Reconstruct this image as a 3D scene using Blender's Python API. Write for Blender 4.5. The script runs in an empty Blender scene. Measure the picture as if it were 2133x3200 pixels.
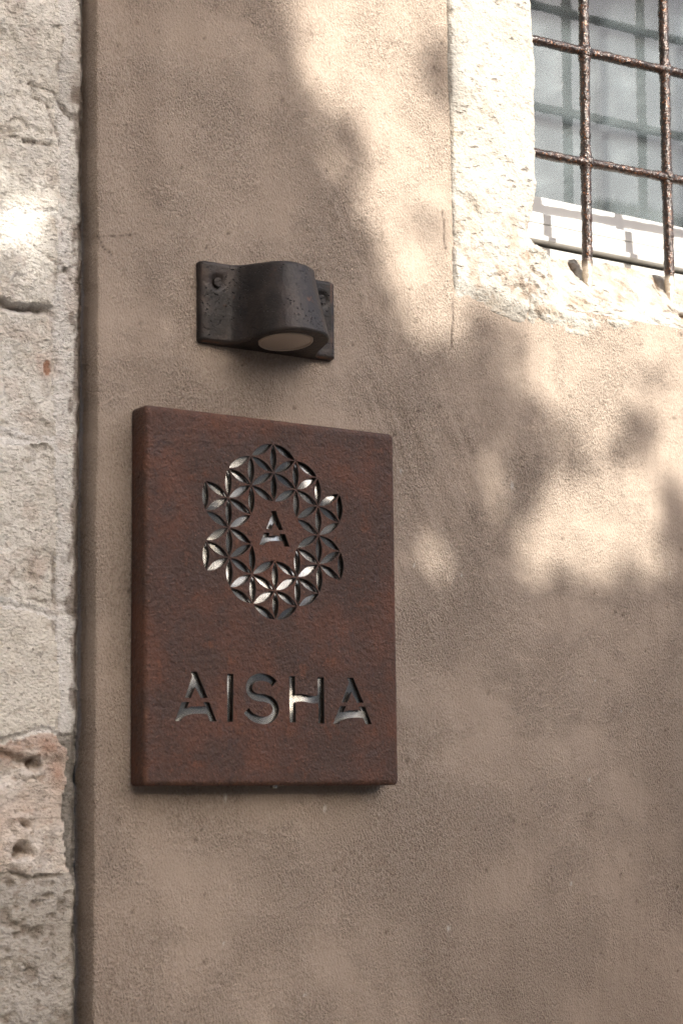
import bpy, bmesh, math, random
import numpy as np
from mathutils import Vector, Matrix

# ------------------------------------------------------------------ camera
S = bpy.context.scene
C = S.collection
cam_data = bpy.data.cameras.new('camera')
cam = bpy.data.objects.new('camera', cam_data)
C.objects.link(cam)
cam_data.sensor_fit = 'VERTICAL'
cam_data.sensor_height = 36.0
cam_data.lens = 70.0
cam_data.clip_start = 0.05
cam_data.clip_end = 400.0
_R = Vector((0.82106393, -0.57072871, -0.01107968))
_U = Vector((-0.07515816, -0.12732418, 0.98900951))
_F = Vector((0.56586683, 0.81120731, 0.14743622))
cam.matrix_world = Matrix(((_R.x, _U.x, -_F.x, -1.00225), (_R.y, _U.y, -_F.y, -1.58652), (_R.z, _U.z, -_F.z, 1.6), (0, 0, 0, 1)))
cam_data.dof.use_dof = True
cam_data.dof.focus_distance = 2.02
cam_data.dof.aperture_fstop = 7.1
S.camera = cam

# ------------------------------------------------------------------ light
SUN_TRAVEL = Vector((-0.18, 1.0, -0.55)).normalized()
SUN_EL = math.asin(-SUN_TRAVEL.z)
SUN_AZ = math.atan2(-SUN_TRAVEL.x, -SUN_TRAVEL.y)
world = bpy.data.worlds.new('World')
S.world = world
world.use_nodes = True
wn = world.node_tree
sky = wn.nodes.new('ShaderNodeTexSky')
sky.sky_type = 'NISHITA'
sky.sun_disc = False
sky.sun_elevation = SUN_EL
sky.sun_rotation = SUN_AZ
sky.air_density = 0.8
sky.dust_density = 5.0
sky.ozone_density = 1.2
bg = wn.nodes['Background']
bg.inputs['Strength'].default_value = 0.15
wn.links.new(sky.outputs['Color'], bg.inputs['Color'])
sun_data = bpy.data.lights.new('sun', 'SUN')
sun_data.energy = 3.4
sun_data.angle = math.radians(0.53)
sun_data.color = (1.0, 0.955, 0.865)
sun = bpy.data.objects.new('sun', sun_data)
C.objects.link(sun)
sun.location = (1, -6, 6)
sun.rotation_euler = SUN_TRAVEL.to_track_quat('-Z', 'Y').to_euler()
S.view_settings.view_transform = 'Standard'
S.view_settings.look = 'None'
S.view_settings.gamma = 1.0
S.view_settings.use_curve_mapping = False
S.view_settings.exposure = 1.43
S.render.engine = 'CYCLES'
S.cycles.use_denoising = True
S.cycles.denoising_prefilter = 'NONE'
S.cycles.max_bounces = 8
S.cycles.transparent_max_bounces = 12

rng = np.random.default_rng(7)
random.seed(7)
WORD = {'A1u': [(-0.08205, 1.72431), (-0.07556, 1.7245), (-0.06417, 1.70123), (-0.07096, 1.70108), (-0.07732, 1.71082), (-0.08218, 1.70083), (-0.0881, 1.70069), (-0.08029, 1.72005)], 'A1l': [(-0.09144, 1.6968), (-0.08366, 1.69697), (-0.08675, 1.69112), (-0.08137, 1.69273), (-0.07327, 1.69323), (-0.06568, 1.69315), (-0.06893, 1.69716), (-0.06267, 1.69729), (-0.05479, 1.68017), (-0.06161, 1.68007), (-0.06473, 1.68665), (-0.07125, 1.687), (-0.07733, 1.68677), (-0.08339, 1.68597), (-0.08809, 1.68439), (-0.09103, 1.68238), (-0.09236, 1.68005), (-0.09796, 1.67996)], 'I': [(-0.04312, 1.72346), (-0.03675, 1.72365), (-0.03732, 1.68009), (-0.04326, 1.68)], 'H': [(0.02492, 1.72327), (0.03113, 1.72345), (0.03096, 1.70575), (0.03459, 1.7068), (0.03967, 1.70692), (0.04475, 1.70607), (0.05058, 1.70523), (0.05424, 1.70544), (0.05674, 1.7061), (0.05693, 1.72309), (0.06371, 1.72328), (0.06379, 1.68021), (0.05733, 1.68012), (0.0574, 1.69958), (0.05417, 1.6989), (0.04905, 1.69892), (0.04323, 1.7), (0.03815, 1.7005), (0.03453, 1.70018), (0.03148, 1.69939), (0.03146, 1.68056), (0.02498, 1.68046)], 'A2u': [(0.09049, 1.72391), (0.0977, 1.72387), (0.10942, 1.70054), (0.10217, 1.70039), (0.09555, 1.71055), (0.09046, 1.70039), (0.08404, 1.7005), (0.09297, 1.71944)], 'A2l': [(0.08219, 1.69644), (0.08891, 1.69657), (0.08584, 1.6909), (0.09184, 1.69235), (0.09935, 1.69286), (0.10688, 1.69275), (0.10392, 1.6965), (0.11118, 1.69665), (0.11896, 1.68006), (0.11198, 1.67996), (0.10859, 1.68604), (0.10226, 1.6863), (0.09625, 1.68608), (0.0895, 1.68523), (0.08425, 1.68356), (0.08155, 1.6817), (0.08049, 1.67998), (0.07396, 1.68)], 'cAu': [(0.00485, 1.87835), (0.01052, 1.87878), (0.01866, 1.8614), (0.01452, 1.86111), (0.00917, 1.86787), (0.00558, 1.86135), (0.00028, 1.86112), (0.00672, 1.87572)], 'cAl': [(-0.0018, 1.8572), (0.00367, 1.85749), (0.00235, 1.85414), (0.00537, 1.85473), (0.01052, 1.85523), (0.01568, 1.85535), (0.01518, 1.8573), (0.02088, 1.85747), (0.02597, 1.84598), (0.02026, 1.8458), (0.01857, 1.85045), (0.01496, 1.85079), (0.01048, 1.85069), (0.00534, 1.85022), (0.00191, 1.84932), (-0.00083, 1.84783), (-0.00306, 1.84566), (-0.00772, 1.84564)]}
SPATH = [(0.00823, 1.71586), (0.00426, 1.71922), (-0.00254, 1.72142), (-0.01032, 1.72132), (-0.01695, 1.71805), (-0.01978, 1.71228), (-0.01785, 1.7064), (-0.01113, 1.703), (-0.00266, 1.70236), (0.00512, 1.69979), (0.00935, 1.69392), (0.00788, 1.68734), (0.00216, 1.68273), (-0.00632, 1.68176), (-0.01447, 1.68388), (-0.01991, 1.68744), (-0.02283, 1.69058)]
LIT = [(1, [(0.03517, 2.42862), (0.06051, 2.33808), (0.08354, 2.27429), (0.11207, 2.21575), (0.13853, 2.18372), (0.16252, 2.15095), (0.17253, 2.0977), (0.19155, 2.08202), (0.23049, 2.06866), (0.25876, 2.05829), (0.27955, 2.07943), (0.25463, 2.12277), (0.26197, 2.18479), (0.26959, 2.48495)]), (1, [(0.24701, 2.52862), (0.24311, 2.12116), (0.33063, 2.10956), (0.43526, 2.10634), (0.61476, 2.11652), (0.74407, 2.1221), (0.77821, 2.66366)]), (1, [(0.31201, 2.1052), (0.30997, 2.03591), (0.33421, 2.03206), (0.36389, 2.01878), (0.37023, 1.9911), (0.38306, 1.95694), (0.42695, 1.97373), (0.46555, 1.98985), (0.48373, 2.00958), (0.4901, 2.03709), (0.51591, 2.03002), (0.5271, 1.98691), (0.56529, 1.95093), (0.61917, 1.94043), (0.66116, 1.94376), (0.67268, 2.14447)]), (1, [(0.36748, 1.94618), (0.41707, 1.95997), (0.46188, 1.9784), (0.5035, 1.97252), (0.53355, 1.95563), (0.53843, 1.91938), (0.52276, 1.89395), (0.54272, 1.87104), (0.54685, 1.84706), (0.45631, 1.84431), (0.3882, 1.84507), (0.35875, 1.86642), (0.34477, 1.89551), (0.35175, 1.92619)]), (0.62, [(0.36885, 1.98625), (0.46278, 2.00022), (0.49361, 1.9692), (0.37332, 1.93965)]), (0.5, [(0.2855, 1.97814), (0.32075, 1.98157), (0.3254, 1.94023), (0.32426, 1.90321), (0.30614, 1.88583), (0.28901, 1.89599), (0.27857, 1.93622)]), (0.75, [(0.32383, 1.88938), (0.34462, 1.89087), (0.36152, 1.85966), (0.36382, 1.83903), (0.33992, 1.83767), (0.3199, 1.85705)]), (0.5, [(0.18448, 1.86616), (0.22029, 1.86859), (0.23082, 1.84256), (0.21913, 1.8175), (0.18628, 1.82013)]), (0.5, [(0.31201, 2.1052), (0.30997, 2.03591), (0.33421, 2.03206), (0.36389, 2.01878), (0.37023, 1.9911), (0.38306, 1.95694), (0.41128, 1.97133), (0.39476, 2.02683), (0.35042, 2.06935), (0.35151, 2.10278)]), (0.03, [(0.13824, 2.27281), (0.14085, 2.25636), (0.13894, 2.24162), (0.13291, 2.23154), (0.12398, 2.2281), (0.11395, 2.23193), (0.10478, 2.24221), (0.09826, 2.25692), (0.09566, 2.27318), (0.09748, 2.28783), (0.10339, 2.29798), (0.11226, 2.30161), (0.12233, 2.29795), (0.13162, 2.28767)]), (0.1, [(0.25851, 2.37269), (0.25619, 2.35838), (0.25038, 2.34614), (0.24227, 2.33839), (0.23348, 2.33663), (0.22573, 2.34115), (0.22053, 2.35105), (0.21889, 2.36439), (0.22113, 2.37857), (0.22683, 2.39082), (0.2349, 2.39871), (0.24374, 2.40064), (0.25159, 2.39618), (0.25687, 2.3862)]), (0.25, [(0.24711, 2.20435), (0.24431, 2.19842), (0.23423, 2.19108), (0.21898, 2.18382), (0.20167, 2.17809), (0.18573, 2.17499), (0.17423, 2.17508), (0.16935, 2.17833), (0.172, 2.1841), (0.1817, 2.19129), (0.19663, 2.19851), (0.21392, 2.20435), (0.23015, 2.20763), (0.24204, 2.20763)]), (0.05, [(0.30865, 2.09156), (0.3063, 2.0831), (0.3002, 2.07581), (0.29159, 2.07113), (0.2822, 2.06997), (0.27388, 2.07254), (0.26825, 2.07831), (0.26639, 2.08615), (0.26867, 2.09452), (0.27466, 2.1018), (0.2832, 2.10655), (0.29262, 2.10781), (0.30104, 2.1053), (0.30677, 2.09949)]), (0.05, [(0.51095, 2.00742), (0.509, 1.99576), (0.50458, 1.98616), (0.49859, 1.98052), (0.49221, 1.97993), (0.4867, 1.98448), (0.48314, 1.99327), (0.48222, 2.00457), (0.48413, 2.01617), (0.4885, 2.02578), (0.49447, 2.03151), (0.50088, 2.03219), (0.50644, 2.02766), (0.51004, 2.01881)]), (0.45, [(0.4778, 1.97649), (0.47576, 1.97336), (0.4703, 1.97052), (0.46253, 1.96851), (0.45401, 1.96774), (0.44642, 1.96836), (0.44124, 1.97022), (0.43948, 1.97297), (0.44147, 1.97606), (0.44685, 1.9789), (0.45455, 1.98092), (0.46308, 1.98172), (0.47075, 1.98113), (0.47601, 1.97926)]), (0.5, [(0.56853, 2.06529), (0.56257, 2.06155), (0.55037, 2.05977), (0.53442, 2.06026), (0.51793, 2.06293), (0.50414, 2.0672), (0.4957, 2.07225), (0.4942, 2.07709), (0.49995, 2.08079), (0.51185, 2.08263), (0.52764, 2.08222), (0.54423, 2.07963), (0.55831, 2.07534), (0.56701, 2.07022)]), (0.32, [(-0.1894, 2.13787), (-0.19528, 2.10903), (-0.21219, 2.08429), (-0.23646, 2.06858), (-0.26312, 2.06479), (-0.28696, 2.07337), (-0.30352, 2.09245), (-0.30978, 2.11835), (-0.30456, 2.14622), (-0.28871, 2.17081), (-0.2651, 2.1873), (-0.2382, 2.1922), (-0.21341, 2.18425), (-0.19589, 2.16482)])]
CRACKS = [([(0.24658, 2.12258), (0.24714, 2.0985), (0.24588, 2.07058)], 0.0011, 0.0012), ([(0.23616, 2.21452), (0.2381, 2.19981), (0.24095, 2.17448)], 0.001, 0.001), ([(-0.16552, 2.12714), (-0.16319, 2.11838), (-0.15909, 2.11404), (-0.15272, 2.11252), (-0.15087, 2.10782)], 0.0008, 0.0009), ([(-0.16144, 2.12654), (-0.13177, 2.13125)], 0.0006, 0.0002)]
PIER_CRACKS = [([(-0.23095, 2.26611), (-0.20419, 2.26104), (-0.18596, 2.24139)], 0.0018, 0.004), ([(-0.22637, 2.25445), (-0.20851, 2.24751), (-0.19694, 2.21397)], 0.0014, 0.003), ([(-0.25643, 2.21523), (-0.23016, 2.20775), (-0.20809, 2.21188)], 0.0018, 0.003), ([(-0.22888, 2.113), (-0.18895, 2.09437), (-0.17525, 2.0674)], 0.0012, 0.002), ([(-0.20658, 2.08354), (-0.17556, 2.10051)], 0.001, 0.002), ([(-0.1849, 2.13652), (-0.17665, 2.12116), (-0.17454, 2.08821)], 0.0008, 0.001), ([(-0.22451, 1.78839), (-0.19876, 1.78578), (-0.17348, 1.78545)], 0.0011, 0.002), ([(-0.2477, 1.6513), (-0.22259, 1.64576), (-0.20561, 1.64011)], 0.003, 0.005), ([(-0.2379, 1.55001), (-0.21704, 1.54385), (-0.18749, 1.54377)], 0.0016, 0.004), ([(-0.1845, 1.66714), (-0.17801, 1.66722)], 0.001, 0.002), ([(-0.18303, 1.52588), (-0.17194, 1.53119)], 0.002, 0.003)]
STONE_CRACKS = [([(0.34697, 2.14997), (0.35155, 2.16023), (0.34851, 2.17902), (0.35289, 2.2014)], 0.0009, 0.003), ([(0.34696, 2.11172), (0.35001, 2.13124), (0.34872, 2.14782)], 0.0009, 0.003), ([(0.57067, 2.19158), (0.57657, 2.1719), (0.58479, 2.15766), (0.60512, 2.15011)], 0.0024, 0.008), ([(0.44631, 2.1786), (0.46496, 2.16137), (0.48745, 2.15451)], 0.001, 0.002), ([(0.36485, 2.13809), (0.39825, 2.12335)], 0.001, 0.0015)]
CURTAIN = False


# ------------------------------------------------------------------ helpers
def tag(o, label=None, cat=None, group=None, kind=None):
    if label: o['label'] = label
    if cat: o['category'] = cat
    if group: o['group'] = group
    if kind: o['kind'] = kind
    return o

def empty(name, loc=(0, 0, 0)):
    o = bpy.data.objects.new(name, None)
    o.empty_display_size = 0.1
    o.location = loc
    C.objects.link(o)
    return o

def link(name, me, mat=None, parent=None):
    o = bpy.data.objects.new(name, me)
    if mat is not None:
        me.materials.clear()
        me.materials.append(mat)
    C.objects.link(o)
    if parent is not None:
        o.parent = parent
        off = Vector((0, 0, 0))
        p = parent
        while p is not None:
            off += p.location
            p = p.parent
        o.location = -off            # geometry is written in world coordinates
    return o

def np_mesh(name, co, quads=None, tris=None, attrs=None, smooth=True):
    me = bpy.data.meshes.new(name)
    co = np.asarray(co, np.float32)
    nq = 0 if quads is None else len(quads)
    nt = 0 if tris is None else len(tris)
    me.vertices.add(len(co))
    me.vertices.foreach_set('co', co.ravel())
    loops = []
    if nq: loops.append(np.asarray(quads, np.int32).ravel())
    if nt: loops.append(np.asarray(tris, np.int32).ravel())
    loops = np.concatenate(loops)
    me.loops.add(len(loops))
    me.loops.foreach_set('vertex_index', loops)
    me.polygons.add(nq + nt)
    starts = np.concatenate([np.arange(nq) * 4, nq * 4 + np.arange(nt) * 3]).astype(np.int32)
    me.polygons.foreach_set('loop_start', starts)
    me.polygons.foreach_set('use_smooth', np.full(nq + nt, smooth))
    if attrs:
        for k, v in attrs.items():
            a = me.attributes.new(k, 'FLOAT', 'POINT')
            a.data.foreach_set('value', np.asarray(v, np.float32).ravel())
    me.update(calc_edges=True)
    me.validate()
    return me

def grid_mesh(name, X, Y, Z, mask=None, attrs=None, flip=False):
    """X, Y, Z: 2-D arrays [row z, col x]; faces look towards -y."""
    nr, nc = X.shape
    co = np.stack([X, Y, Z], -1).reshape(-1, 3)
    i = np.arange(nr * nc).reshape(nr, nc)
    q = np.stack([i[:-1, :-1], i[:-1, 1:], i[1:, 1:], i[1:, :-1]], -1)
    if flip: q = q[..., ::-1]
    q = q.reshape(-1, 4) if mask is None else q[mask]
    used = np.zeros(nr * nc, bool)
    used[q.ravel()] = True
    remap = np.cumsum(used) - 1
    at = {k: np.asarray(v).reshape(-1)[used] for k, v in (attrs or {}).items()}
    return np_mesh(name, co[used], remap[q], None, at)

def bm_obj(name, bm, mat, parent=None, smooth=True):
    me = bpy.data.meshes.new(name)
    bmesh.ops.recalc_face_normals(bm, faces=bm.faces[:])
    bm.to_mesh(me)
    bm.free()
    if smooth:
        me.polygons.foreach_set('use_smooth', np.ones(len(me.polygons), bool))
    return link(name, me, mat, parent)

def hash2(ix, iy, seed):
    h = (ix.astype(np.int64) * 374761393 + iy.astype(np.int64) * 668265263 + seed * 1442695041) & 0xffffffff
    h = ((h ^ (h >> 13)) * 1274126177) & 0xffffffff
    h = (h ^ (h >> 16)) & 0xffffffff
    return h / 4294967295.0

def vnoise(x, y, seed=0):
    ix, iy = np.floor(x), np.floor(y)
    fx, fy = x - ix, y - iy
    fx = fx * fx * fx * (fx * (fx * 6 - 15) + 10)
    fy = fy * fy * fy * (fy * (fy * 6 - 15) + 10)
    a, b = hash2(ix, iy, seed), hash2(ix + 1, iy, seed)
    c, d = hash2(ix, iy + 1, seed), hash2(ix + 1, iy + 1, seed)
    return (a + (b - a) * fx + (c - a) * fy + (a - b - c + d) * fx * fy) * 2 - 1

def fbm(x, y, scale, octv=4, seed=0, gain=0.5):
    t, amp, s, n = 0, 1.0, scale, 0
    for o in range(octv):
        t = t + amp * vnoise(x * s + 13.7 * o, y * s - 7.3 * o, seed + o * 17)
        n += amp
        amp *= gain
        s *= 2.03
    return t / n

def ridge(x, y, scale, octv=3, seed=0):
    t, amp, s, n = 0, 1.0, scale, 0
    for o in range(octv):
        t = t + amp * (1 - np.abs(vnoise(x * s + 3.1 * o, y * s + 9.2 * o, seed + o * 31)) * 2)
        n += amp
        amp *= 0.5
        s *= 2.1
    return t / n

def worley(x, y, scale, seed=0):
    x, y = x * scale, y * scale
    ix, iy = np.floor(x), np.floor(y)
    best = np.full(np.shape(x), 9.0)
    for dx in (-1, 0, 1):
        for dy in (-1, 0, 1):
            cx, cy = ix + dx, iy + dy
            px = cx + hash2(cx, cy, seed)
            py = cy + hash2(cx, cy, seed + 5)
            best = np.minimum(best, np.hypot(px - x, py - y))
    return best

def sstep(a, b, x):
    t = np.clip((x - a) / (b - a), 0, 1)
    return t * t * (3 - 2 * t)

def dist_poly(px, py, pts):
    d = np.full(np.shape(px), 9.0)
    for (ax, ay), (bx, by) in zip(pts[:-1], pts[1:]):
        vx, vy = bx - ax, by - ay
        t = np.clip(((px - ax) * vx + (py - ay) * vy) / (vx * vx + vy * vy), 0, 1)
        d = np.minimum(d, np.hypot(px - ax - t * vx, py - ay - t * vy))
    return d

def in_poly(px, py, pts):
    r = np.zeros(np.shape(px), bool)
    n = len(pts)
    for i in range(n):
        x0, y0 = pts[i]
        x1, y1 = pts[(i + 1) % n]
        c = ((y0 > py) != (y1 > py)) & (px < (x1 - x0) * (py - y0) / ((y1 - y0) + 1e-12) + x0)
        r ^= c
    return r

class NT:
    """tiny wrapper to write node materials briefly"""
    def __init__(self, name):
        self.m = bpy.data.materials.new(name)
        self.m.use_nodes = True
        self.t = self.m.node_tree
        self.b = self.t.nodes['Principled BSDF']
        self.tc = self.t.nodes.new('ShaderNodeTexCoord').outputs['Object']
    def n(self, typ, **kw):
        nd = self.t.nodes.new(typ)
        for k, v in kw.items(): setattr(nd, k, v)
        return nd
    def set(self, sock, v):
        if hasattr(v, 'is_linked') or isinstance(v, bpy.types.NodeSocket): self.t.links.new(v, sock)
        else: sock.default_value = v
    def map(self, scale=(1, 1, 1), rot=(0, 0, 0)):
        nd = self.n('ShaderNodeMapping')
        self.set(nd.inputs['Vector'], self.tc)
        nd.inputs['Scale'].default_value = scale
        nd.inputs['Rotation'].default_value = rot
        return nd.outputs[0]
    def noise(self, scale, detail=3, rough=0.55, vec=None, dist=0.0):
        nd = self.n('ShaderNodeTexNoise')
        self.set(nd.inputs['Vector'], self.tc if vec is None else vec)
        nd.inputs['Scale'].default_value = scale
        nd.inputs['Detail'].default_value = detail
        nd.inputs['Roughness'].default_value = rough
        nd.inputs['Distortion'].default_value = dist
        return nd.outputs['Fac']
    def voro(self, scale, vec=None):
        nd = self.n('ShaderNodeTexVoronoi')
        self.set(nd.inputs['Vector'], self.tc if vec is None else vec)
        nd.inputs['Scale'].default_value = scale
        return nd.outputs['Distance']
    def attr(self, name):
        return self.n('ShaderNodeAttribute', attribute_name=name).outputs['Fac']
    def ramp(self, fac, lo, hi, a=0.0, b=1.0):
        nd = self.n('ShaderNodeMapRange')
        nd.interpolation_type = 'SMOOTHSTEP'
        self.set(nd.inputs['Value'], fac)
        for k, v in zip(('From Min', 'From Max', 'To Min', 'To Max'), (lo, hi, a, b)): nd.inputs[k].default_value = v
        return nd.outputs[0]
    def mix(self, fac, a, b, blend='MIX'):
        nd = self.n('ShaderNodeMix', data_type='RGBA', blend_type=blend)
        self.set(nd.inputs[0], fac)
        self.set(nd.inputs[6], a if not isinstance(a, tuple) else (*a, 1))
        self.set(nd.inputs[7], b if not isinstance(b, tuple) else (*b, 1))
        return nd.outputs[2]
    def math(self, op, a, b=0.0):
        nd = self.n('ShaderNodeMath', operation=op)
        self.set(nd.inputs[0], a)
        self.set(nd.inputs[1], b)
        return nd.outputs[0]
    def bump(self, h, dist, strength=1.0, normal=None):
        nd = self.n('ShaderNodeBump')
        self.set(nd.inputs['Height'], h)
        nd.inputs['Distance'].default_value = dist
        nd.inputs['Strength'].default_value = strength
        if normal is not None: self.set(nd.inputs['Normal'], normal)
        return nd.outputs[0]
    def out(self, col=None, rough=None, metal=None, normal=None, spec=None):
        i = self.b.inputs
        if col is not None: self.set(i['Base Color'], (*col, 1) if isinstance(col, tuple) else col)
        if rough is not None: self.set(i['Roughness'], rough)
        if metal is not None: self.set(i['Metallic'], metal)
        if normal is not None: self.set(i['Normal'], normal)
        if spec is not None: self.set(i['Specular IOR Level'], spec)
        return self.m

# ------------------------------------------------------------------ materials
def mat_plaster():
    k = NT('sand_plaster')
    blot = k.noise(7.0, 4, 0.6)
    streak = k.noise(9.0, 4, 0.6, k.map((4, 1, 0.45)))
    col = k.mix(k.ramp(blot, .25, .78), PLASTER_A, PLASTER_B)
    col = k.mix(k.ramp(streak, .42, .72, 0, .28), col, PLASTER_C)
    vv = k.map((1.15, 1, .7), (0, math.radians(28), 0))
    g = k.noise(1000, 1, 0.6, vv)
    g2 = k.noise(520, 2, 0.6, vv)
    smooth_patch = k.ramp(k.noise(8, 5, .62), .34, .64, .25, 1)
    pore = k.math('MULTIPLY', k.ramp(g2, .34, .50, 1, 0), smooth_patch)
    col = k.mix(k.math('MULTIPLY', pore, .42), col, (.12, .08, .056))
    grit = k.math('MULTIPLY', k.ramp(g2, .52, .68), smooth_patch)
    col = k.mix(k.math('MULTIPLY', grit, .30), col, (.64, .56, .48))
    col = k.mix(k.math('MULTIPLY', k.attr('stain_shade'), .75), col, (.105, .068, .048))  # wall stains plus the shade painted low on the wall
    col = k.mix(k.attr('chip'), col, (.80, .78, .74))
    col = k.mix(k.math('MULTIPLY', k.attr('crack'), .85), col, (.05, .032, .024))
    h = k.math('MULTIPLY', k.math('ADD', k.math('MULTIPLY', g, .35), g2), smooth_patch)
    nrm = k.bump(h, .0048, 1.0)
    return k.out(col, .93, 0, nrm, .25)

def mat_limewash(name, a, b, c):
    k = NT(name)
    blot = k.noise(14, 4, .6)
    col = k.mix(k.ramp(blot, .35, .68), a, b)
    m = k.noise(140, 4, .62, k.map((.55, 1, 1), (0, math.radians(14), 0)))
    col = k.mix(k.ramp(m, .55, .66, 0, .45), col, c)
    f2 = k.noise(400, 3, .6, k.map((.6, 1, 1.2), (0, math.radians(10), 0)))
    dot = k.ramp(f2, .60, .68)
    col = k.mix(k.math('MULTIPLY', dot, .38), col, (.22, .14, .095))
    col = k.mix(k.math('MULTIPLY', k.attr('rust'), .9), col, (.36, .155, .075))
    col = k.mix(k.math('MULTIPLY', k.attr('grey'), .9), col, (.21, .19, .165))
    col = k.mix(k.math('MULTIPLY', k.attr('pit'), .85), col, (.13, .085, .055))
    g = k.noise(360, 3, .6, k.map((.75, 1, 1.2)))
    nrm = k.bump(k.math('SUBTRACT', k.math('MULTIPLY', g, 1.1), k.math('ADD', k.math('MULTIPLY', m, .7), k.math('MULTIPLY', dot, .7))), .0032, 1.0)
    return k.out(col, .92, 0, nrm, .2)

def mat_surround():
    k = NT('pale_limestone')
    blot = k.noise(11, 4, .6)
    col = k.mix(k.ramp(blot, .35, .7), (.455, .43, .39), (.395, .365, .32))
    st = k.noise(60, 4, .68, k.map((1, 1, 2.6), (0, math.radians(24), 0)))
    sp = k.math('MULTIPLY', k.ramp(st, .59, .70), k.ramp(k.noise(16, 3, .6), .40, .62))
    col = k.mix(k.math('MULTIPLY', sp, .6), col, (.20, .125, .07))
    col = k.mix(k.math('MULTIPLY', k.attr('smear'), .8), col, (.40, .365, .32))
    col = k.mix(k.math('MULTIPLY', k.attr('rust'), .8), col, (.27, .16, .085))
    col = k.mix(k.math('MULTIPLY', k.attr('pit'), .9), col, (.16, .10, .06))
    f2 = k.noise(300, 3, .62, k.map((.7, 1, 1.1), (0, math.radians(25), 0)))
    col = k.mix(k.math('MULTIPLY', k.math('MULTIPLY', k.ramp(f2, .57, .66), k.ramp(k.noise(20, 3, .6), .38, .62)), .6), col, (.22, .145, .085))
    col = k.mix(k.ramp(k.noise(30, 5, .65), .52, .72, 0, .5), col, (.31, .235, .16))
    g = k.noise(320, 3, .6)
    h = k.math('SUBTRACT', k.math('MULTIPLY', g, .7), k.math('MULTIPLY', sp, 1.0))
    return k.out(col, .9, 0, k.bump(h, .0042, 1.0), .25)

def mat_rust():
    k = NT('rusted_steel')
    big = k.noise(16, 5, .62)
    mid = k.noise(55, 5, .65)
    col = k.mix(k.ramp(big, .36, .66), (.072, .043, .034), (.120, .055, .037))
    col = k.mix(k.ramp(mid, .56, .74, 0, .6), col, (.185, .078, .046))
    col = k.mix(k.ramp(mid, .44, .30, 0, .75), col, (.066, .040, .035))
    fine = k.noise(420, 3, .6)
    col = k.mix(k.ramp(fine, .58, .72, 0, .6), col, (.27, .13, .08))
    col = k.mix(k.ramp(k.noise(230, 3, .6), .44, .34, 0, .6), col, (.035, .021, .018))
    col = k.mix(k.math('MULTIPLY', k.attr('worn'), .3), col, (.20, .09, .05))
    low = k.noise(190, 3, .6, None, .4)
    h = k.math('ADD', k.math('MULTIPLY', fine, .4), k.math('MULTIPLY', low, .9))
    return k.out(col, k.ramp(mid, .3, .7, .48, .72), .15, k.bump(h, .0026, .9), .32)

def mat_steel():
    k = NT('brushed_steel')
    brush = k.noise(90, 3, .5, k.map((6, 1, .5), (0, math.radians(20), 0)))
    dirt = k.noise(40, 5, .6)
    col = k.mix(k.ramp(dirt, .50, .72, 0, .55), (.52, .515, .485), (.17, .16, .145))
    wave = k.noise(15, 1, .4)
    nrm = k.bump(wave, .019, 1.0)
    nrm = k.bump(brush, .0003, .5, nrm)
    return k.out(col, .27, 1.0, nrm)

def mat_lamp():
    k = NT('aged_dark_bronze')
    big = k.noise(38, 4, .6)
    col = k.mix(k.ramp(big, .38, .68), (.019, .016, .0145), (.046, .035, .030))
    m = k.noise(70, 5, .65)
    col = k.mix(k.ramp(m, .62, .76, 0, .6), col, (.17, .078, .04))
    v = k.voro(300)
    gate = k.ramp(k.noise(45, 3, .6), .48, .60)
    hole = k.math('MULTIPLY', k.ramp(v, .30, .12), gate)
    col = k.mix(hole, col, (.008, .007, .007))
    sp = k.ramp(k.noise(700, 2, .6), .70, .76)
    col = k.mix(k.math('MULTIPLY', sp, .5), col, (.42, .36, .31))
    col = k.mix(k.math('MULTIPLY', k.attr('worn'), .65), col, (.25, .11, .055))
    h = k.math('SUBTRACT', k.math('MULTIPLY', k.noise(260, 3, .6), .35), k.math('MULTIPLY', hole, 1.5))
    return k.out(col, .52, .25, k.bump(h, .0022, .9), .5)

def mat_iron():
    k = NT('rusty_iron')
    m = k.noise(150, 4, .65)
    col = k.mix(k.ramp(m, .40, .70), (.020, .014, .012), (.060, .030, .019))
    col = k.mix(k.ramp(k.noise(420, 2, .6), .60, .70, 0, .8), col, (.34, .13, .045))
    col = k.mix(k.math('MULTIPLY', k.attr('lime'), .95), col, (.62, .53, .43))
    h = k.noise(330, 3, .6)
    return k.out(col, .20, .35, k.bump(h, .0016, 1.0), .8)

def simple(name, col, rough=.8, metal=0, bump=None, var=0.0, scale=20):
    k = NT(name)
    c = col
    if var:
        f = k.ramp(k.noise(scale, 4, .6), .3, .7)
        c = k.mix(f, tuple(v * (1 - var) for v in col), tuple(min(1, v * (1 + var)) for v in col))
    n = k.bump(k.noise(bump[0], 3, .6), bump[1]) if bump else None
    return k.out(c, rough, metal, n)

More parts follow.
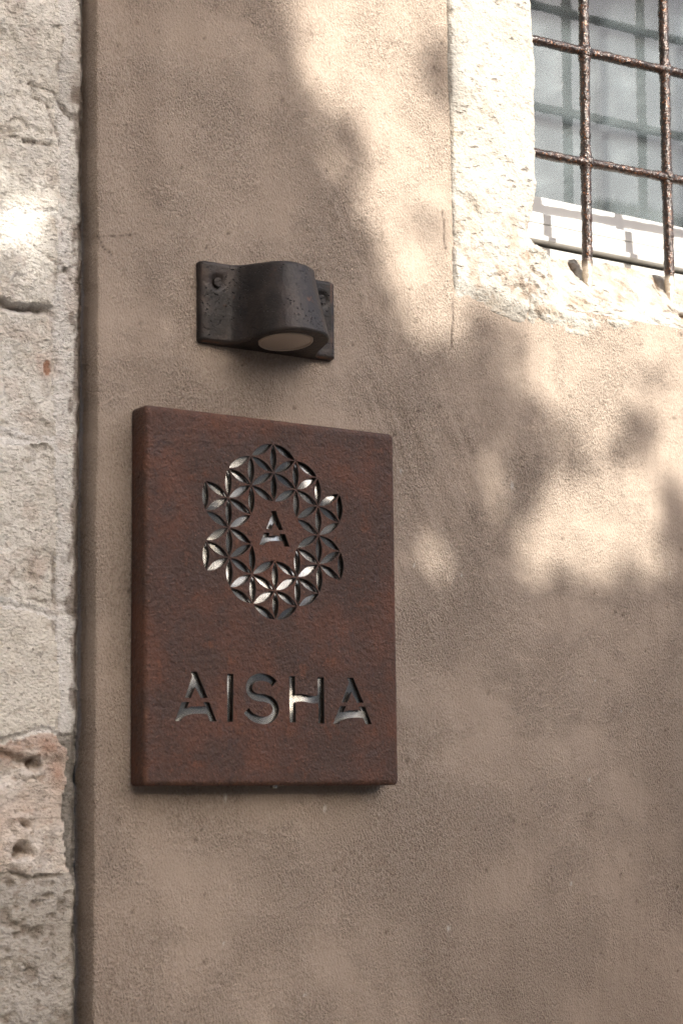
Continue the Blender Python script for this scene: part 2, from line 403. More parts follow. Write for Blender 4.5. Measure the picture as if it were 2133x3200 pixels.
def mat_glass():
    k = NT('window_glass')
    t = k.t
    fr = k.n('ShaderNodeFresnel')
    fr.inputs['IOR'].default_value = GLASS_IOR
    gl = k.n('ShaderNodeBsdfGlossy')
    gl.inputs['Roughness'].default_value = 0.012
    gl.inputs['Color'].default_value = (.95, .97, 1, 1)
    tr = k.n('ShaderNodeBsdfTransparent')
    tr.inputs['Color'].default_value = (.93, .96, .95, 1)
    mx = k.n('ShaderNodeMixShader')
    t.links.new(fr.outputs[0], mx.inputs[0])
    t.links.new(tr.outputs[0], mx.inputs[1])
    t.links.new(gl.outputs[0], mx.inputs[2])
    df = k.n('ShaderNodeBsdfDiffuse')
    df.inputs['Color'].default_value = (.59, .63, .64, 1)
    m2 = k.n('ShaderNodeMixShader')
    dust = k.math('ADD', k.ramp(k.noise(30, 5, .65), .45, .75, .04, .085), k.math('MULTIPLY', k.attr('dirt'), .5))
    t.links.new(dust, m2.inputs[0])
    t.links.new(mx.outputs[0], m2.inputs[1])
    t.links.new(df.outputs[0], m2.inputs[2])
    t.links.new(m2.outputs[0], t.nodes['Material Output'].inputs['Surface'])
    return k.m

PLASTER_A, PLASTER_B, PLASTER_C = (.378, .307, .249), (.422, .345, .282), (.318, .256, .204)
GLASS_IOR = 1.52
M = {}
M['plaster'] = mat_plaster()
M['lime'] = mat_limewash('limewashed_stone', (.80, .768, .70), (.73, .692, .62), (.56, .48, .40))
M['cream'] = mat_limewash('limewashed_cream_stone', (.76, .72, .64), (.70, .655, .57), (.56, .48, .39))
M['pink'] = mat_limewash('pinkish_stone', (.66, .57, .49), (.73, .68, .62), (.50, .35, .25))
M['grey'] = mat_limewash('grey_pitted_stone', (.44, .405, .355), (.50, .47, .43), (.24, .18, .13))
M['mortar'] = mat_limewash('lime_mortar', (.79, .768, .728), (.72, .70, .662), (.58, .53, .48))
M['surround'] = mat_surround()
M['rust'] = mat_rust()
M['steel'] = mat_steel()
M['lamp'] = mat_lamp()
M['iron'] = mat_iron()
M['glass'] = mat_glass()
M['white'] = simple('white_frame_paint', (.53, .52, .50), .45)
M['gap_shade'] = simple('dark_gap_shade', (.10, .075, .05), .7)
M['lens'] = simple('frosted_lens', (.47, .39, .32), .35)
M['ring'] = simple('lens_rim_plastic', (.46, .38, .31), .3)
M['cut'] = simple('shaded_cut_edge', (.014, .011, .010), .7)  # near-black paints in the shade on the cut-out side walls
M['black'] = simple('dark_inside', (.012, .011, .011), .8)
M['street'] = simple('street_paving', (.10, .09, .08), .9, 0, (60, .004), .15, 1.5)
M['room'] = simple('interior_paint', (.35, .36, .37), .9)
M['curtain'] = simple('interior_curtain', (.42, .43, .44), .9)
M['leaf'] = simple('green_leaf', (.055, .095, .03), .6, 0, None, .35, 3)
M['bark'] = simple('bark', (.12, .085, .06), .9, 0, (40, .02), .3, 12)
M['facade'] = simple('ochre_facade', (.42, .385, .34), .9, 0, (80, .004), .12, 2)
M['terracotta'] = simple('terracotta_facade', (.34, .13, .075), .9, 0, (80, .004), .35, 1.2)
M['dark_stone'] = simple('dark_stone_facade', (.20, .175, .15), .9, 0, (30, .01), .3, 3)
M['tile'] = simple('roof_tile', (.26, .105, .06), .85, 0, (60, .005), .3, 6)
M['shutter'] = simple('brown_shutter', (.10, .06, .04), .6)

# ------------------------------------------------------------------ ground
me = np_mesh('street', [(-120, -160, 0), (120, -160, 0), (120, 40, 0), (-120, 40, 0)], [(0, 1, 2, 3)], smooth=False)
tag(link('street', me, M['street']), 'pale stone street in front of the wall', kind='structure')

# ------------------------------------------------------------------ plaster wall
def cols(fine, lo, hi, coarse_lo, coarse_hi):
    a = np.arange(lo, hi + 1e-6, fine)
    l = lo - np.cumsum(np.geomspace(fine * 2, .25, 14)) if coarse_lo is not None else np.array([])
    r = hi + np.cumsum(np.geomspace(fine * 2, .25, 14)) if coarse_hi is not None else np.array([])
    l = l[l > coarse_lo] if len(l) else l
    r = r[r < coarse_hi] if len(r) else r
    parts = [l[::-1], a, r]
    if coarse_lo is not None: parts.insert(0, np.array([coarse_lo]))
    if coarse_hi is not None: parts.append(np.array([coarse_hi]))
    return np.concatenate(parts)

OPEN_X0, OPEN_X1, OPEN_Z0, OPEN_Z1 = .262, 1.235, 2.135, 3.02
xs = np.unique(np.concatenate([cols(.002, -.1615, .66, None, 3.4), [OPEN_X1]]))
zs = np.unique(np.concatenate([cols(.002, 1.33, 2.57, 0.0, 3.6), [OPEN_Z1]]))
edge_x = np.array([-.0007, -.0006, -.0004, .0000, .0006, .0014])
edge_y = np.array([.036, .024, .010, .0022, .0007, .0001])
nx = len(edge_x)
X = np.zeros((len(zs), nx + len(xs)))
Z = np.repeat(zs[:, None], X.shape[1], 1)
arris = np.interp(zs, [1.3, 1.418, 1.695, 2.046, 2.324, 2.5], [-.1648, -.1647, -.1652, -.1653, -.1684, -.1695])
arris = arris + .0012 * fbm(zs * 0, zs, 16, 4, 3) + .0006 * fbm(zs * 0, zs, 90, 3, 4)
X[:, :nx] = arris[:, None] + edge_x[None]
X[:, nx:] = xs[None]
X[:, nx:nx + 4] += (arris[:, None] + .1648) * np.array([.9, .6, .4, .2])[None]
fade = sstep(-.162, -.150, X)
win = sstep(3.3, 2.8, np.abs(Z - 1.9) * 2) * sstep(2.2, 1.4, X)
relief = (.0016 * fbm(X, Z, 5, 3, 11) + .0007 * fbm(X, Z, 34, 3, 12)
          + .00018 * fbm(X, Z, 190, 2, 13)) * win
tr_amt = sstep(-.1, .5, fbm(X, Z, 9, 2, 21))
relief = relief + tr_amt * .0006 * fbm(X * 1.0 - Z * .12, Z * .12, 150, 2, 22) * win
ang = X * .80 + Z * .42
arc = np.exp(-((X - .20) / .09) ** 2 - ((Z - 1.93) / .16) ** 2) + .8 * np.exp(-((X - .13) / .05) ** 2 - ((Z - 2.19) / .09) ** 2)
relief = relief + arc * .0017 * fbm(ang, (Z * .8 - X * .42) * .08, 130, 2, 23)
# a flatter smoothed band along the arris
band = sstep(-.118, -.135, X) * fade
relief = relief * (1 - .6 * band) - .0006 * band
Y = -relief * (.25 + .75 * fade)
Y[:, :nx] += edge_y[None]
crack = np.zeros_like(X)
for pts, w, d in CRACKS:
    wig = .0016 * fbm(X, Z, 60, 3, 41)
    dd = dist_poly(X + wig, Z + wig, pts)
    g = np.exp(-(dd / w) ** 2)
    crack = np.maximum(crack, g)
    Y += g * d
# pinholes in the plaster
ph = rng.uniform((-.15, 1.37), (.6, 2.52), (170, 2))
for (a, b) in ph:
    i0, i1 = np.searchsorted(zs, [b - .006, b + .006])
    j0, j1 = np.searchsorted(xs, [a - .006, a + .006])
    sl = (slice(i0, i1), slice(nx + j0, nx + j1))
    r = rng.uniform(.0009, .0019)
    g = np.exp(-((X[sl] - a) ** 2 + (Z[sl] - b) ** 2) / r ** 2)
    Y[sl] += g * .0016
    crack[sl] = np.maximum(crack[sl], g * .8)
chip = np.zeros_like(X)
for (a, b) in rng.uniform((-.13, 1.38), (.6, 2.1), (22, 2)):
    i0, i1 = np.searchsorted(zs, [b - .006, b + .006])
    j0, j1 = np.searchsorted(xs, [a - .006, a + .006])
    sl = (slice(i0, i1), slice(nx + j0, nx + j1))
    r = rng.uniform(.0007, .0015)
    chip[sl] = np.maximum(chip[sl], .8 * np.exp(-((X[sl] - a) / r) ** 2 - ((Z[sl] - b) / (r * rng.uniform(.8, 2.2))) ** 2))
n1 = fbm(X, Z * .5, 12, 4, 51)
stain_shade = .30 * sstep(2.30, 2.42, Z + .05 * n1) * sstep(.14, -.02, X + .05 * n1)
stain_shade += .08 * sstep(.05, .5, fbm(X * 2.6, Z * .40, 9, 4, 52))
stain_shade += .16 * np.exp(-((X + .112 + .012 * n1) / .016) ** 2) * sstep(1.5, 1.8, Z)
stain_shade += .48 * sstep(1.85, 1.34, Z + .015 * n1) * (.25 + .75 * sstep(-.1, .6, X))  # painted shade: plaster darkens towards the bottom, more to the right
stain_shade[:, :nx] += np.array([.35, .15, .0, .0, .0, .0])[None]  # plaster return gets darker towards its back edge
stain_shade = np.clip(stain_shade, 0, 1)
Xc, Zc = (X[:-1, :-1] + X[1:, 1:]) / 2, (Z[:-1, :-1] + Z[1:, 1:]) / 2
mask = ~((Xc > OPEN_X0) & (Xc < OPEN_X1) & (Zc > OPEN_Z0) & (Zc < OPEN_Z1))
me = grid_mesh('plaster_wall', X, Y, Z, mask, dict(stain_shade=stain_shade, crack=crack, chip=chip))
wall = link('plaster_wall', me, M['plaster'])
tag(wall, 'brown sand plastered wall with dappled sunlight carrying the lamp and sign', 'wall')

# ------------------------------------------------------------------ limewashed stone pier on the left
xs = cols(.0018, -.305, -.1672, -1.3, None)
zs = cols(.0018, 1.36, 2.40, 0.0, 3.6)
X, Z = np.meshgrid(xs, zs)
w1 = .012 * fbm(X, Z, 14, 3, 61)
w2 = .010 * fbm(X, Z, 16, 3, 62)
w3 = .004 * fbm(X, Z, 70, 3, 63)
bounds = [2.141, 2.052, 1.925, 1.781, 1.6626, 1.5465]
zz = Z + w1 + w3
lab = np.zeros(X.shape, int)
for b in bounds: lab += (zz < b)
xr = np.interp(Z, [1.38, 1.53, 1.546, 1.60, 1.655, 1.668, 1.78, 1.9, 2.1, 2.3],
               [-.172, -.172, -.176, -.181, -.181, -.193, -.197, -.199, -.200, -.196])
xb = X + w2 * .8 + w3
left_of = X < -.34
jd = np.full(X.shape, 9.0)
for b in bounds: jd = np.minimum(jd, np.abs(zz - b))
sd = xb - xr
mort = (sd > 0) & ~left_of
for b in bounds[:5]:
    mort |= (np.abs(zz - b) < .0035 + .004 * sstep(-.1, .6, fbm(X, Z, 20, 2, 66))) & (xb > -.262 - .0 * b)
jd = np.minimum(jd, np.abs(sd))
rough = .0028 * fbm(X, Z, 13, 4, 71) + .0016 * fbm(X, Z, 55, 3, 72) + .0012 * fbm(X, Z, 190, 2, 73)
chis = np.clip(ridge(X * .9 - Z * .55, (Z * .9 + X * .55) * .45, 48, 3, 74), -1, 1)
amp = np.select([lab == 0, lab == 1, lab == 2, lab == 3, lab == 4, lab == 5, lab == 6], [1.2, 1.1, .8, .8, .35, .7, .5])
rough = np.where(mort, rough * .35 + .0009 * fbm(X, Z, 230, 2, 75), rough * (.5 + .5 * amp) + amp * .0024 * chis)
# shallow flaked hollows
fl = fbm(X, Z, 26, 3, 76)
flake = sstep(.22, .30, fl) * np.where(mort, 0, amp)
Y = .0195 - rough + flake * .0022
pit = .75 * sstep(.0, -.55, chis) * np.where(mort, 0, amp) * .55 + .5 * np.exp(-((fl - .235) / .025) ** 2) * np.where(mort, 0, amp) * sstep(-.1, .3, fbm(X, Z, 40, 2, 77))
# bulging sunlit stone and its undercut lower rim
bul = np.exp(-((X + .265) / .075) ** 2 - ((Z - 2.10) / .055) ** 2)
Y -= .009 * bul
rim = np.exp(-((zz - 2.052) / .0035) ** 2) * sstep(-.196, -.215, X)
Y += .008 * rim
pit = np.maximum(pit, .8 * rim)
j = np.exp(-(jd / .0022) ** 2) * sstep(-.25, .35, fbm(X, Z, 30, 2, 78))
Y += .0024 * j
pit = np.maximum(pit, .55 * j * sstep(0, .5, fbm(X, Z, 50, 2, 79)))
# cracks
for pts, w, d in PIER_CRACKS:
    wig = .002 * fbm(X, Z, 50, 3, 42)
    wig2 = .0012 * fbm(X, Z, 210, 2, 45)
    cdist = dist_poly(X + wig * 1.6 + wig2, Z - wig * 1.6 + wig2, pts)
    wv = w * (.35 + .9 * sstep(-.5, .5, fbm(X, Z, 45, 2, 46)))
    g = np.exp(-(cdist / wv) ** 2) * sstep(-.75, -.1, fbm(X, Z, 38, 2, 47))
    Y += g * d * .8 + .0022 * np.exp(-(cdist / .005) ** 2) * sstep(0, .5, fbm(X, Z, 120, 3, 48))
    pit = np.maximum(pit, g * .75)
# stone with two eroded holes
for hx, hz, r, d in ((-.224, 1.590, .0042, .007), (-.227, 1.566, .0058, .011), (-.216, 1.6405, .0046, .005)):
    q = np.hypot((X - hx) / 1.25 + w3 + .0035 * fbm(X, Z, 130, 3, 92), Z - hz + w3 + .0035 * fbm(X, Z, 130, 3, 93))
    g = np.exp(-(q / r) ** 2)
    Y += d * g - .0035 * np.exp(-((q - r * 1.9) / (r * .7)) ** 2)
    pit = np.maximum(pit, sstep(.25, .8, g))
lip = np.exp(-((zz - 1.635) / .006) ** 2) * (lab == 5)
Y += .004 * lip
pocks = (sstep(.10, .42, fbm(X + w3, Z * 1.15, 75, 3, 5)) * sstep(-.35, .25, fbm(X, Z, 22, 2, 80)) + .5 * sstep(.15, .5, fbm(X, Z, 190, 2, 6))) * (lab == 6) * ~mort
Y += .0034 * pocks
pit = np.maximum(pit, .5 * sstep(.2, .8, pocks))
# pinched-in ragged edge beside the plaster arris
ed = X + .1738 + .0022 * fbm(X * 0, Z, 45, 4, 81) + .0013 * fbm(X, Z, 170, 2, 82)
Y += .0095 * sstep(-.004, .0065, ed)
grime = sstep(-.006, .004, ed + .003 * fbm(X, Z, 90, 3, 83))
grey = .9 * grime
stip = sstep(.0, .35, fbm(X, Z * .5, 120, 3, 94) + .9 * sstep(-.016, .0, ed) - .55 + .35 * fbm(X * 0, Z, 12, 2, 95))
pit = np.maximum(pit, .75 * stip * sstep(-.022, -.012, ed) * (Z > 1.66))
grey = np.maximum(grey, .95 * mort * sstep(1.672, 1.664, Z + w3) * sstep(1.535, 1.548, Z + w3) * (sd > -.001))
crumb = mort * sstep(1.672, 1.664, Z) * sstep(1.535, 1.548, Z)
Y += crumb * (.003 + .0022 * fbm(X, Z, 150, 2, 84))
grey = np.maximum(grey, .35 * sstep(.15, .5, fbm(X, Z, 22, 3, 85)) * (lab == 0))
grey = np.maximum(grey, .55 * sstep(1.44, 1.385, Z + w1))
rust = .85 * (lab == 5) * ~mort * np.clip(sstep(1.634, 1.654, zz + .012 * fbm(X, Z, 40, 4, 86)) * (.45 + .55 * sstep(-.3, .4, fbm(X, Z, 70, 3, 96))) + .16 * sstep(.0, .5, fbm(X, Z, 30, 4, 87)) + .8 * np.exp(-((X + .191) / .010) ** 2 - ((Z - 1.635) / .016) ** 2), 0, 1)
rust = np.maximum(rust, .60 * sstep(.12, .5, fbm(X, Z, 34, 4, 88)) * np.exp(-((X + .235) / .035) ** 2 - ((Z - 1.995) / .032) ** 2))
rust = np.maximum(rust, .32 * sstep(-.1, .4, fbm(X, Z, 60, 3, 89)) * np.exp(-((X + .213) / .018) ** 2 - ((Z - 1.815) / .025) ** 2))
chipq = np.hypot((X + .2065) / .0052, (Z - 1.9995) / .0075) + .35 * fbm(X, Z, 150, 3, 90)
rust = np.maximum(rust, .95 * sstep(1.1, .8, chipq))
Y += .0016 * sstep(1.1, .8, chipq)
rust = np.maximum(rust, .16 * sstep(.15, .5, fbm(X, Z, 45, 4, 91)) * (lab < 4))
Xc, Zc = (X[:-1, :-1] + X[1:, 1:]) / 2, (Z[:-1, :-1] + Z[1:, 1:]) / 2
pier = empty('stone_pier', (-.5, .02, 0))
tag(pier, 'whitewashed rough stone pier at the left edge beside the brown plaster', 'wall')
at = dict(pit=np.clip(pit, 0, 1), rust=np.clip(rust, 0, 1), grey=np.clip(grey, 0, 1))
lq, mq = lab[:-1, :-1], mort[:-1, :-1]
kinds = ['lime', 'lime', 'lime', 'lime', 'cream', 'pink', 'grey']
slab = ['rough chiselled whitewashed stone at the top', 'bulging whitewashed stone with sunlight on it', 'whitewashed stone with rusty stains',
        'rough whitewashed stone above the smooth cream one', 'smooth cream stone', 'pinkish stone with two eroded holes', 'grey pitted stone at the bottom']
for i in range(7):
    mk = (lq == i) & ~mq
    o = link('stone', grid_mesh('stone', X, Y, Z, mk, at), M[kinds[i]], pier)
    o['label'] = slab[i]
link('mortar', grid_mesh('mortar', X, Y, Z, mq, at), M['mortar'], pier)

# ------------------------------------------------------------------ stone surround of the window
xs = np.unique(np.concatenate([cols(.0016, .232, .625, None, 1.29), [1.29]]))
zs = np.unique(np.concatenate([cols(.0016, 2.085, 2.56, None, 3.08), [3.08]]))
X, Z = np.meshgrid(xs, zs)
n0 = .0018 * fbm(X, Z, 70, 4, 101)
n1 = .0035 * fbm(X, Z, 26, 3, 102)
xl = np.interp(Z, [2.195, 2.203, 2.2088, 2.2201, 2.240, 2.258, 2.307, 2.404, 2.482, 2.6], [.384, .366, .3595, .3585, .3665, .3700, .3716, .3724, .3676, .370])
xl = xl - .0042 + .0022 * fbm(X * 0, Z, 60, 3, 103)
zb = np.interp(X, [.20, .249, .331, .435, .579, .75, 1.3], [2.126, 2.1215, 2.1065, 2.1035, 2.117, 2.112, 2.108]) + n0 + .4 * n1
s_in = np.minimum(np.minimum(X - .2475 - .5 * n0, Z - zb), np.minimum(1.25 - X, 3.04 - Z))
xc_right = 1.12 - X + n1
top_lim = 2.92 - Z + n1
uj = np.minimum(np.minimum(X - xl, xc_right), top_lim)
def edge_depth(u):
    return np.where(u < 0, .0045 * np.exp(-np.maximum(-u, 0) / .006), np.clip(u, 0, .009) / .009 * .155 + .0045)
yj = edge_depth(uj)
kx = sstep(.352, .425, X)
zt = np.interp(X, [.35, .372, .391, .4325, .47, .52, .56, 1.3], [2.197, 2.199, 2.203, 2.206, 2.213, 2.214, 2.2105, 2.211]) + .0016 * fbm(X, Z * 0, 40, 3, 104)
bev = np.clip(Z - 2.128, 0, None) * .60 * kx
ys = bev + np.clip((Z - zt) / .0035, 0, 1) * .10 + np.clip(Z - zt, 0, 1) * .2
k = .004
h = np.clip(.5 + .5 * (ys - yj) / k, 0, 1)
inner = ys * (1 - h) + yj * h - k * h * (1 - h)
front = -.0042 - .0022 * fbm(X, Z, 9, 3, 105) - n0 * .9 - .0008 * fbm(X, Z, 220, 2, 106)
front -= .0035 * kx * fbm(X, Z, 22, 3, 107)
Y = front + inner
# worn hollows, strongest on the sill
hol = sstep(.12, .42, fbm(X * .8 - Z * .5, (Z * .8 + X * .5) * 2.0, 30, 4, 108))
wz = sstep(2.27, 2.19, Z) * .9 + .12
Y += .0036 * hol * wz
pit = .55 * sstep(.35, .62, fbm(X * .8 - Z * .5, (Z * .8 + X * .5) * 2.2, 75, 4, 109)) * (wz + .1)
corner = np.exp(-((X - .363) / .012) ** 2 - ((Z - 2.224) / .017) ** 2)
pit = np.maximum(pit, .9 * corner * sstep(-.15, .35, fbm(X, Z, 130, 3, 110)))
Y += .004 * corner * sstep(-.1, .4, fbm(X, Z, 90, 3, 110))
dk = np.exp(-((X - .345) / .035) ** 2 - ((Z - 2.150) / .016) ** 2)
pit = np.maximum(pit, .8 * dk * sstep(.05, .45, fbm(X, Z * 1.6, 95, 4, 111)))
rust = .6 * sstep(.05, .5, fbm(X, Z, 55, 4, 112)) * wz * .8
rust = np.maximum(rust, .55 * kx * np.exp(-((Z - zt + .006) / .009) ** 2) * sstep(-.3, .4, fbm(X, Z, 90, 3, 116)))
for bx in (.465, .589):
    q = np.exp(-((X - bx - .012) / .022) ** 2 - ((Z - 2.185) / .020) ** 2)
    rust = np.maximum(rust, .75 * q * sstep(-.25, .4, fbm(X, Z, 80, 3, 113)))
    s = np.exp(-((X - bx + .0095) / .0045) ** 2 - ((Z - 2.196) / .011) ** 2)
    Y += .010 * s
    pit = np.maximum(pit, .95 * sstep(.3, .7, s))
    s2 = np.exp(-((X - bx) / .010) ** 2 - ((Z - 2.180) / .030) ** 2)
    Y += .003 * s2
for pts, w, d in STONE_CRACKS:
    wig = .0025 * fbm(X, Z, 60, 3, 43)
    g = np.exp(-(dist_poly(X + wig, Z + wig, pts) / w) ** 2) * sstep(-.6, .1, fbm(X, Z, 70, 2, 44))
    Y += g * d
    pit = np.maximum(pit, g * .85)
lump = np.exp(-((X - .617) / .024) ** 2 - ((Z - 2.175) / .032) ** 2)
Y -= .012 * lump
# outer border dives behind the plaster; a thin smoothed lip along the bottom
Y += .030 * sstep(.004, -.008, s_in) + .0066 * sstep(.026, .0, Z - zb) - .0009 * np.exp(-((Z - zb - .004) / .003) ** 2)
smear = sstep(.020, .010, Z - zb + .003 * fbm(X, Z, 40, 3, 114)) * sstep(.27, .29, X)
smear = np.maximum(smear, .5 * sstep(.006, .002, X - .2475))
pit *= (1 - .8 * smear)
at = dict(pit=np.clip(pit, 0, 1), rust=np.clip(rust, 0, 1) * (1 - smear), smear=smear)
c4 = lambda A: (A[:-1, :-1] + A[1:, 1:]) / 2
keep = (c4(Y) < .135) & (c4(s_in) > -.012)
joint = .3345 + .004 * fbm(c4(X), c4(Z), 40, 3, 115)
jamb = (c4(X) < joint) | (c4(Z) > 2.2215)
sur = empty('window_surround', (.7, 0, 2.11))
tag(sur, 'rough pale limestone surround framing the barred window', 'window surround')
ja = jamb & (c4(X) < .75) & (c4(Z) < 2.90)
o = link('jamb_stone', grid_mesh('jamb_stone', X, Y, Z, keep & ja, at), M['surround'], sur)
o = link('sill_stone', grid_mesh('sill_stone', X, Y, Z, keep & ~jamb, at), M['surround'], sur)
o = link('lintel_stone', grid_mesh('lintel_stone', X, Y, Z, keep & jamb & (c4(Z) >= 2.90), at), M['surround'], sur)
o = link('jamb_stone', grid_mesh('jamb_stone', X, Y, Z, keep & jamb & (c4(X) >= .75) & (c4(Z) < 2.90), at), M['surround'], sur)

# ------------------------------------------------------------------ window
def box(bm, x0, x1, y0, y1, z0, z1):
    v = [bm.verts.new(p) for p in ((x0, y0, z0), (x1, y0, z0), (x1, y1, z0), (x0, y1, z0), (x0, y0, z1), (x1, y0, z1), (x1, y1, z1), (x0, y1, z1))]
    for f in ((0, 1, 2, 3), (7, 6, 5, 4), (0, 4, 5, 1), (1, 5, 6, 2), (2, 6, 7, 3), (3, 7, 4, 0)): bm.faces.new([v[i] for i in f])

def prism_x(bm, prof, x0, x1):
    """profile [(y, z)...] extruded along x"""
    a = [bm.verts.new((x0, y, z)) for y, z in prof]
    b = [bm.verts.new((x1, y, z)) for y, z in prof]
    n = len(prof)
    for i in range(n): bm.faces.new((a[i], a[(i + 1) % n], b[(i + 1) % n], b[i]))
    bm.faces.new(a[::-1])
    bm.faces.new(b)

def bevel_all(bm, w, seg=2):
    bmesh.ops.bevel(bm, geom=bm.edges[:], offset=w, segments=seg, profile=.5, affect='EDGES', clamp_overlap=True)

window = empty('window', (.72, .10, 2.2))
tag(window, 'double glazed window with white frame set behind the rusty grille', 'window')
WX0, WX1, WZ1 = .345, 1.16, 2.98
bm = bmesh.new()
prof = [(.104, 2.2965), (.1005, 2.2955), (.0985, 2.279), (.0975, 2.2735), (.0875, 2.2715), (.0862, 2.2700), (.0858, 2.2590),
        (.0872, 2.2584), (.0872, 2.2576), (.0858, 2.2570), (.0854, 2.2440), (.0800, 2.2426), (.0792, 2.2413), (.0792, 2.2372), (.0800, 2.2364), (.150, 2.2364), (.150, 2.2965)]
prism_x(bm, prof, WX0 + .06, WX1 - .06)
bm_obj('bottom_rail', bm, M['white'], window, False)
for nm, a, b in (('stile', WX0, WX0 + .058), ('stile', WX1 - .058, WX1)):
    bm = bmesh.new(); box(bm, a, b, .0864, .149, 2.2366, WZ1 - .07); bevel_all(bm, .002)
    bm_obj(nm, bm, M['white'], window)
bm = bmesh.new(); box(bm, WX0, WX1, .0866, .1485, WZ1 - .068, WZ1); bevel_all(bm, .002)
bm_obj('top_rail', bm, M['white'], window)
bm = bmesh.new()
prism_x(bm, [(.0905, 2.2325), (.0885, 2.2312), (.0880, 2.200), (.0860, 2.198), (.0860, 2.17), (.155, 2.17), (.155, 2.2325)], WX0 - .02, WX1 + .02)
bm_obj('outer_frame', bm, M['white'], window, False)
bm = bmesh.new(); box(bm, WX0, WX1, .098, .15, 2.2326, 2.2363)
bm_obj('gap_shade', bm, M['gap_shade'], window, False)  # dark strip in the gap stands in for the drip shadow
for y0 in (.116, .1325):
    me = np_mesh('glass_pane', [(WX0 + .05, y0, 2.288), (WX1 - .05, y0, 2.288), (WX1 - .05, y0, WZ1 - .06), (WX0 + .05, y0, WZ1 - .06),
                                (WX0 + .05, y0 + .004, 2.288), (WX1 - .05, y0 + .004, 2.288), (WX1 - .05, y0 + .004, WZ1 - .06), (WX0 + .05, y0 + .004, WZ1 - .06)],
                 [(0, 1, 2, 3), (7, 6, 5, 4), (0, 4, 5, 1), (1, 5, 6, 2), (2, 6, 7, 3), (3, 7, 4, 0)], smooth=False)
    link('glass_pane', me, M['glass'], window)
# room behind the glass
bm = bmesh.new()
box(bm, -.6, 2.6, .30, 3.2, 1.0, 3.3)
bm.faces.ensure_lookup_table()
front_f = [f for f in bm.faces if all(abs(v.co.y - .30) < 1e-5 for v in f.verts)]
bmesh.ops.delete(bm, geom=front_f, context='FACES_ONLY')
room = bm_obj('interior_room', bm, M['room'], None, False)
tag(room, 'dim grey room seen through the window panes', kind='structure')
bm = bmesh.new()
for s in (0, 1):
    pass
nC = 90
cx = np.linspace(.28, 1.3, nC)
cy = .40 + .012 * np.sin(cx * 70) + .006 * np.sin(cx * 31 + 1)
Xc2 = np.repeat(cx[None], 2, 0); Yc2 = np.repeat(cy[None], 2, 0); Zc2 = np.repeat(np.array([1.9, 3.1])[:, None], nC, 1)
if CURTAIN:
    cur = link('curtain', grid_mesh('curtain', Xc2, Yc2, Zc2), M['curtain'])
    tag(cur, 'pale grey curtain hanging inside behind the window glass', 'curtain')
bm.free()

# ------------------------------------------------------------------ rusty grille
def tube(path, rad, seg=14, mseed=0, lime=None, rough=.00045):
    """path: Nx3, rad: N ; irregular forged bar"""
    path = np.asarray(path, float)
    d = np.gradient(path, axis=0)
    d /= np.linalg.norm(d, axis=1)[:, None]
    ref = np.array([0, 1.0, 0])
    u = np.cross(d, ref); u /= np.linalg.norm(u, axis=1)[:, None]
    v = np.cross(d, u)
    t = np.linspace(0, 2 * np.pi, seg, endpoint=False)
    s = np.arange(len(path))[:, None] * 1.0
    ll = np.concatenate([[0], np.cumsum(np.linalg.norm(np.diff(path, axis=0), axis=1))])[:, None]
    r = rad[:, None] + rough * (fbm(ll + 0 * t, np.cos(t)[None] * .006 + 3, 120, 3, mseed) + fbm(ll + 0 * t, np.sin(t)[None] * .006 + 7, 260, 2, mseed + 9))
    P = path[:, None] + r[..., None] * (np.cos(t)[None, :, None] * u[:, None] + np.sin(t)[None, :, None] * v[:, None])
    n, m = len(path), seg
    i = np.arange(n * m).reshape(n, m)
    q = np.stack([i[:-1], np.roll(i[:-1], -1, 1), np.roll(i[1:], -1, 1), i[1:]], -1).reshape(-1, 4)
    co = P.reshape(-1, 3)
    a = np.zeros(n * m) if lime is None else np.repeat(lime, m)
    return co, q, a

grille = empty('window_grille', (.6, .03, 2.2))
tag(grille, 'rusty wrought iron grille of crossing round bars over the window', 'grille')
VX = [(.3395 + .1253 * i - (.0022 if i == 0 else 0)) for i in range(-0, 7)]
HZ = [2.1845 + .1313 * j for j in range(1, 6)]
def bar_x(i, z): return VX[i] + (z - 2.21) * .0195
def bar_z(j, x): return HZ[j] + (x - .39) * .0350
bar_r = .0060
for i in range(len(VX)):
    if VX[i] > 1.1: continue
    zz1 = np.arange(2.160, 2.935, .0022)
    jn = np.array([bar_z(j, VX[i]) for j in range(5)])
    sw = np.exp(-(np.min(np.abs(zz1[:, None] - jn[None]), 1) / .0085) ** 2)
    rad = bar_r * (1 + .05 * fbm(zz1 * 0 + i, zz1, 30, 3, 200 + i)) + .0017 * sw
    rad = rad * (1 - .25 * sstep(2.195, 2.17, zz1))
    path = np.stack([bar_x(i, zz1) + .0008 * fbm(zz1 * 0 + i, zz1, 9, 2, 210), .030 + .0006 * fbm(zz1 * 0 + i, zz1, 11, 2, 211), zz1], 1)
    lime = sstep(2.207, 2.196, zz1 + .006 * fbm(zz1 * 0, zz1, 90, 2, 212 + i))
    co, q, a = tube(path, rad, 18, 220 + i, lime, .0007)
    link('vertical_bar', np_mesh('vertical_bar', co, q, None, dict(lime=a)), M['iron'], grille)
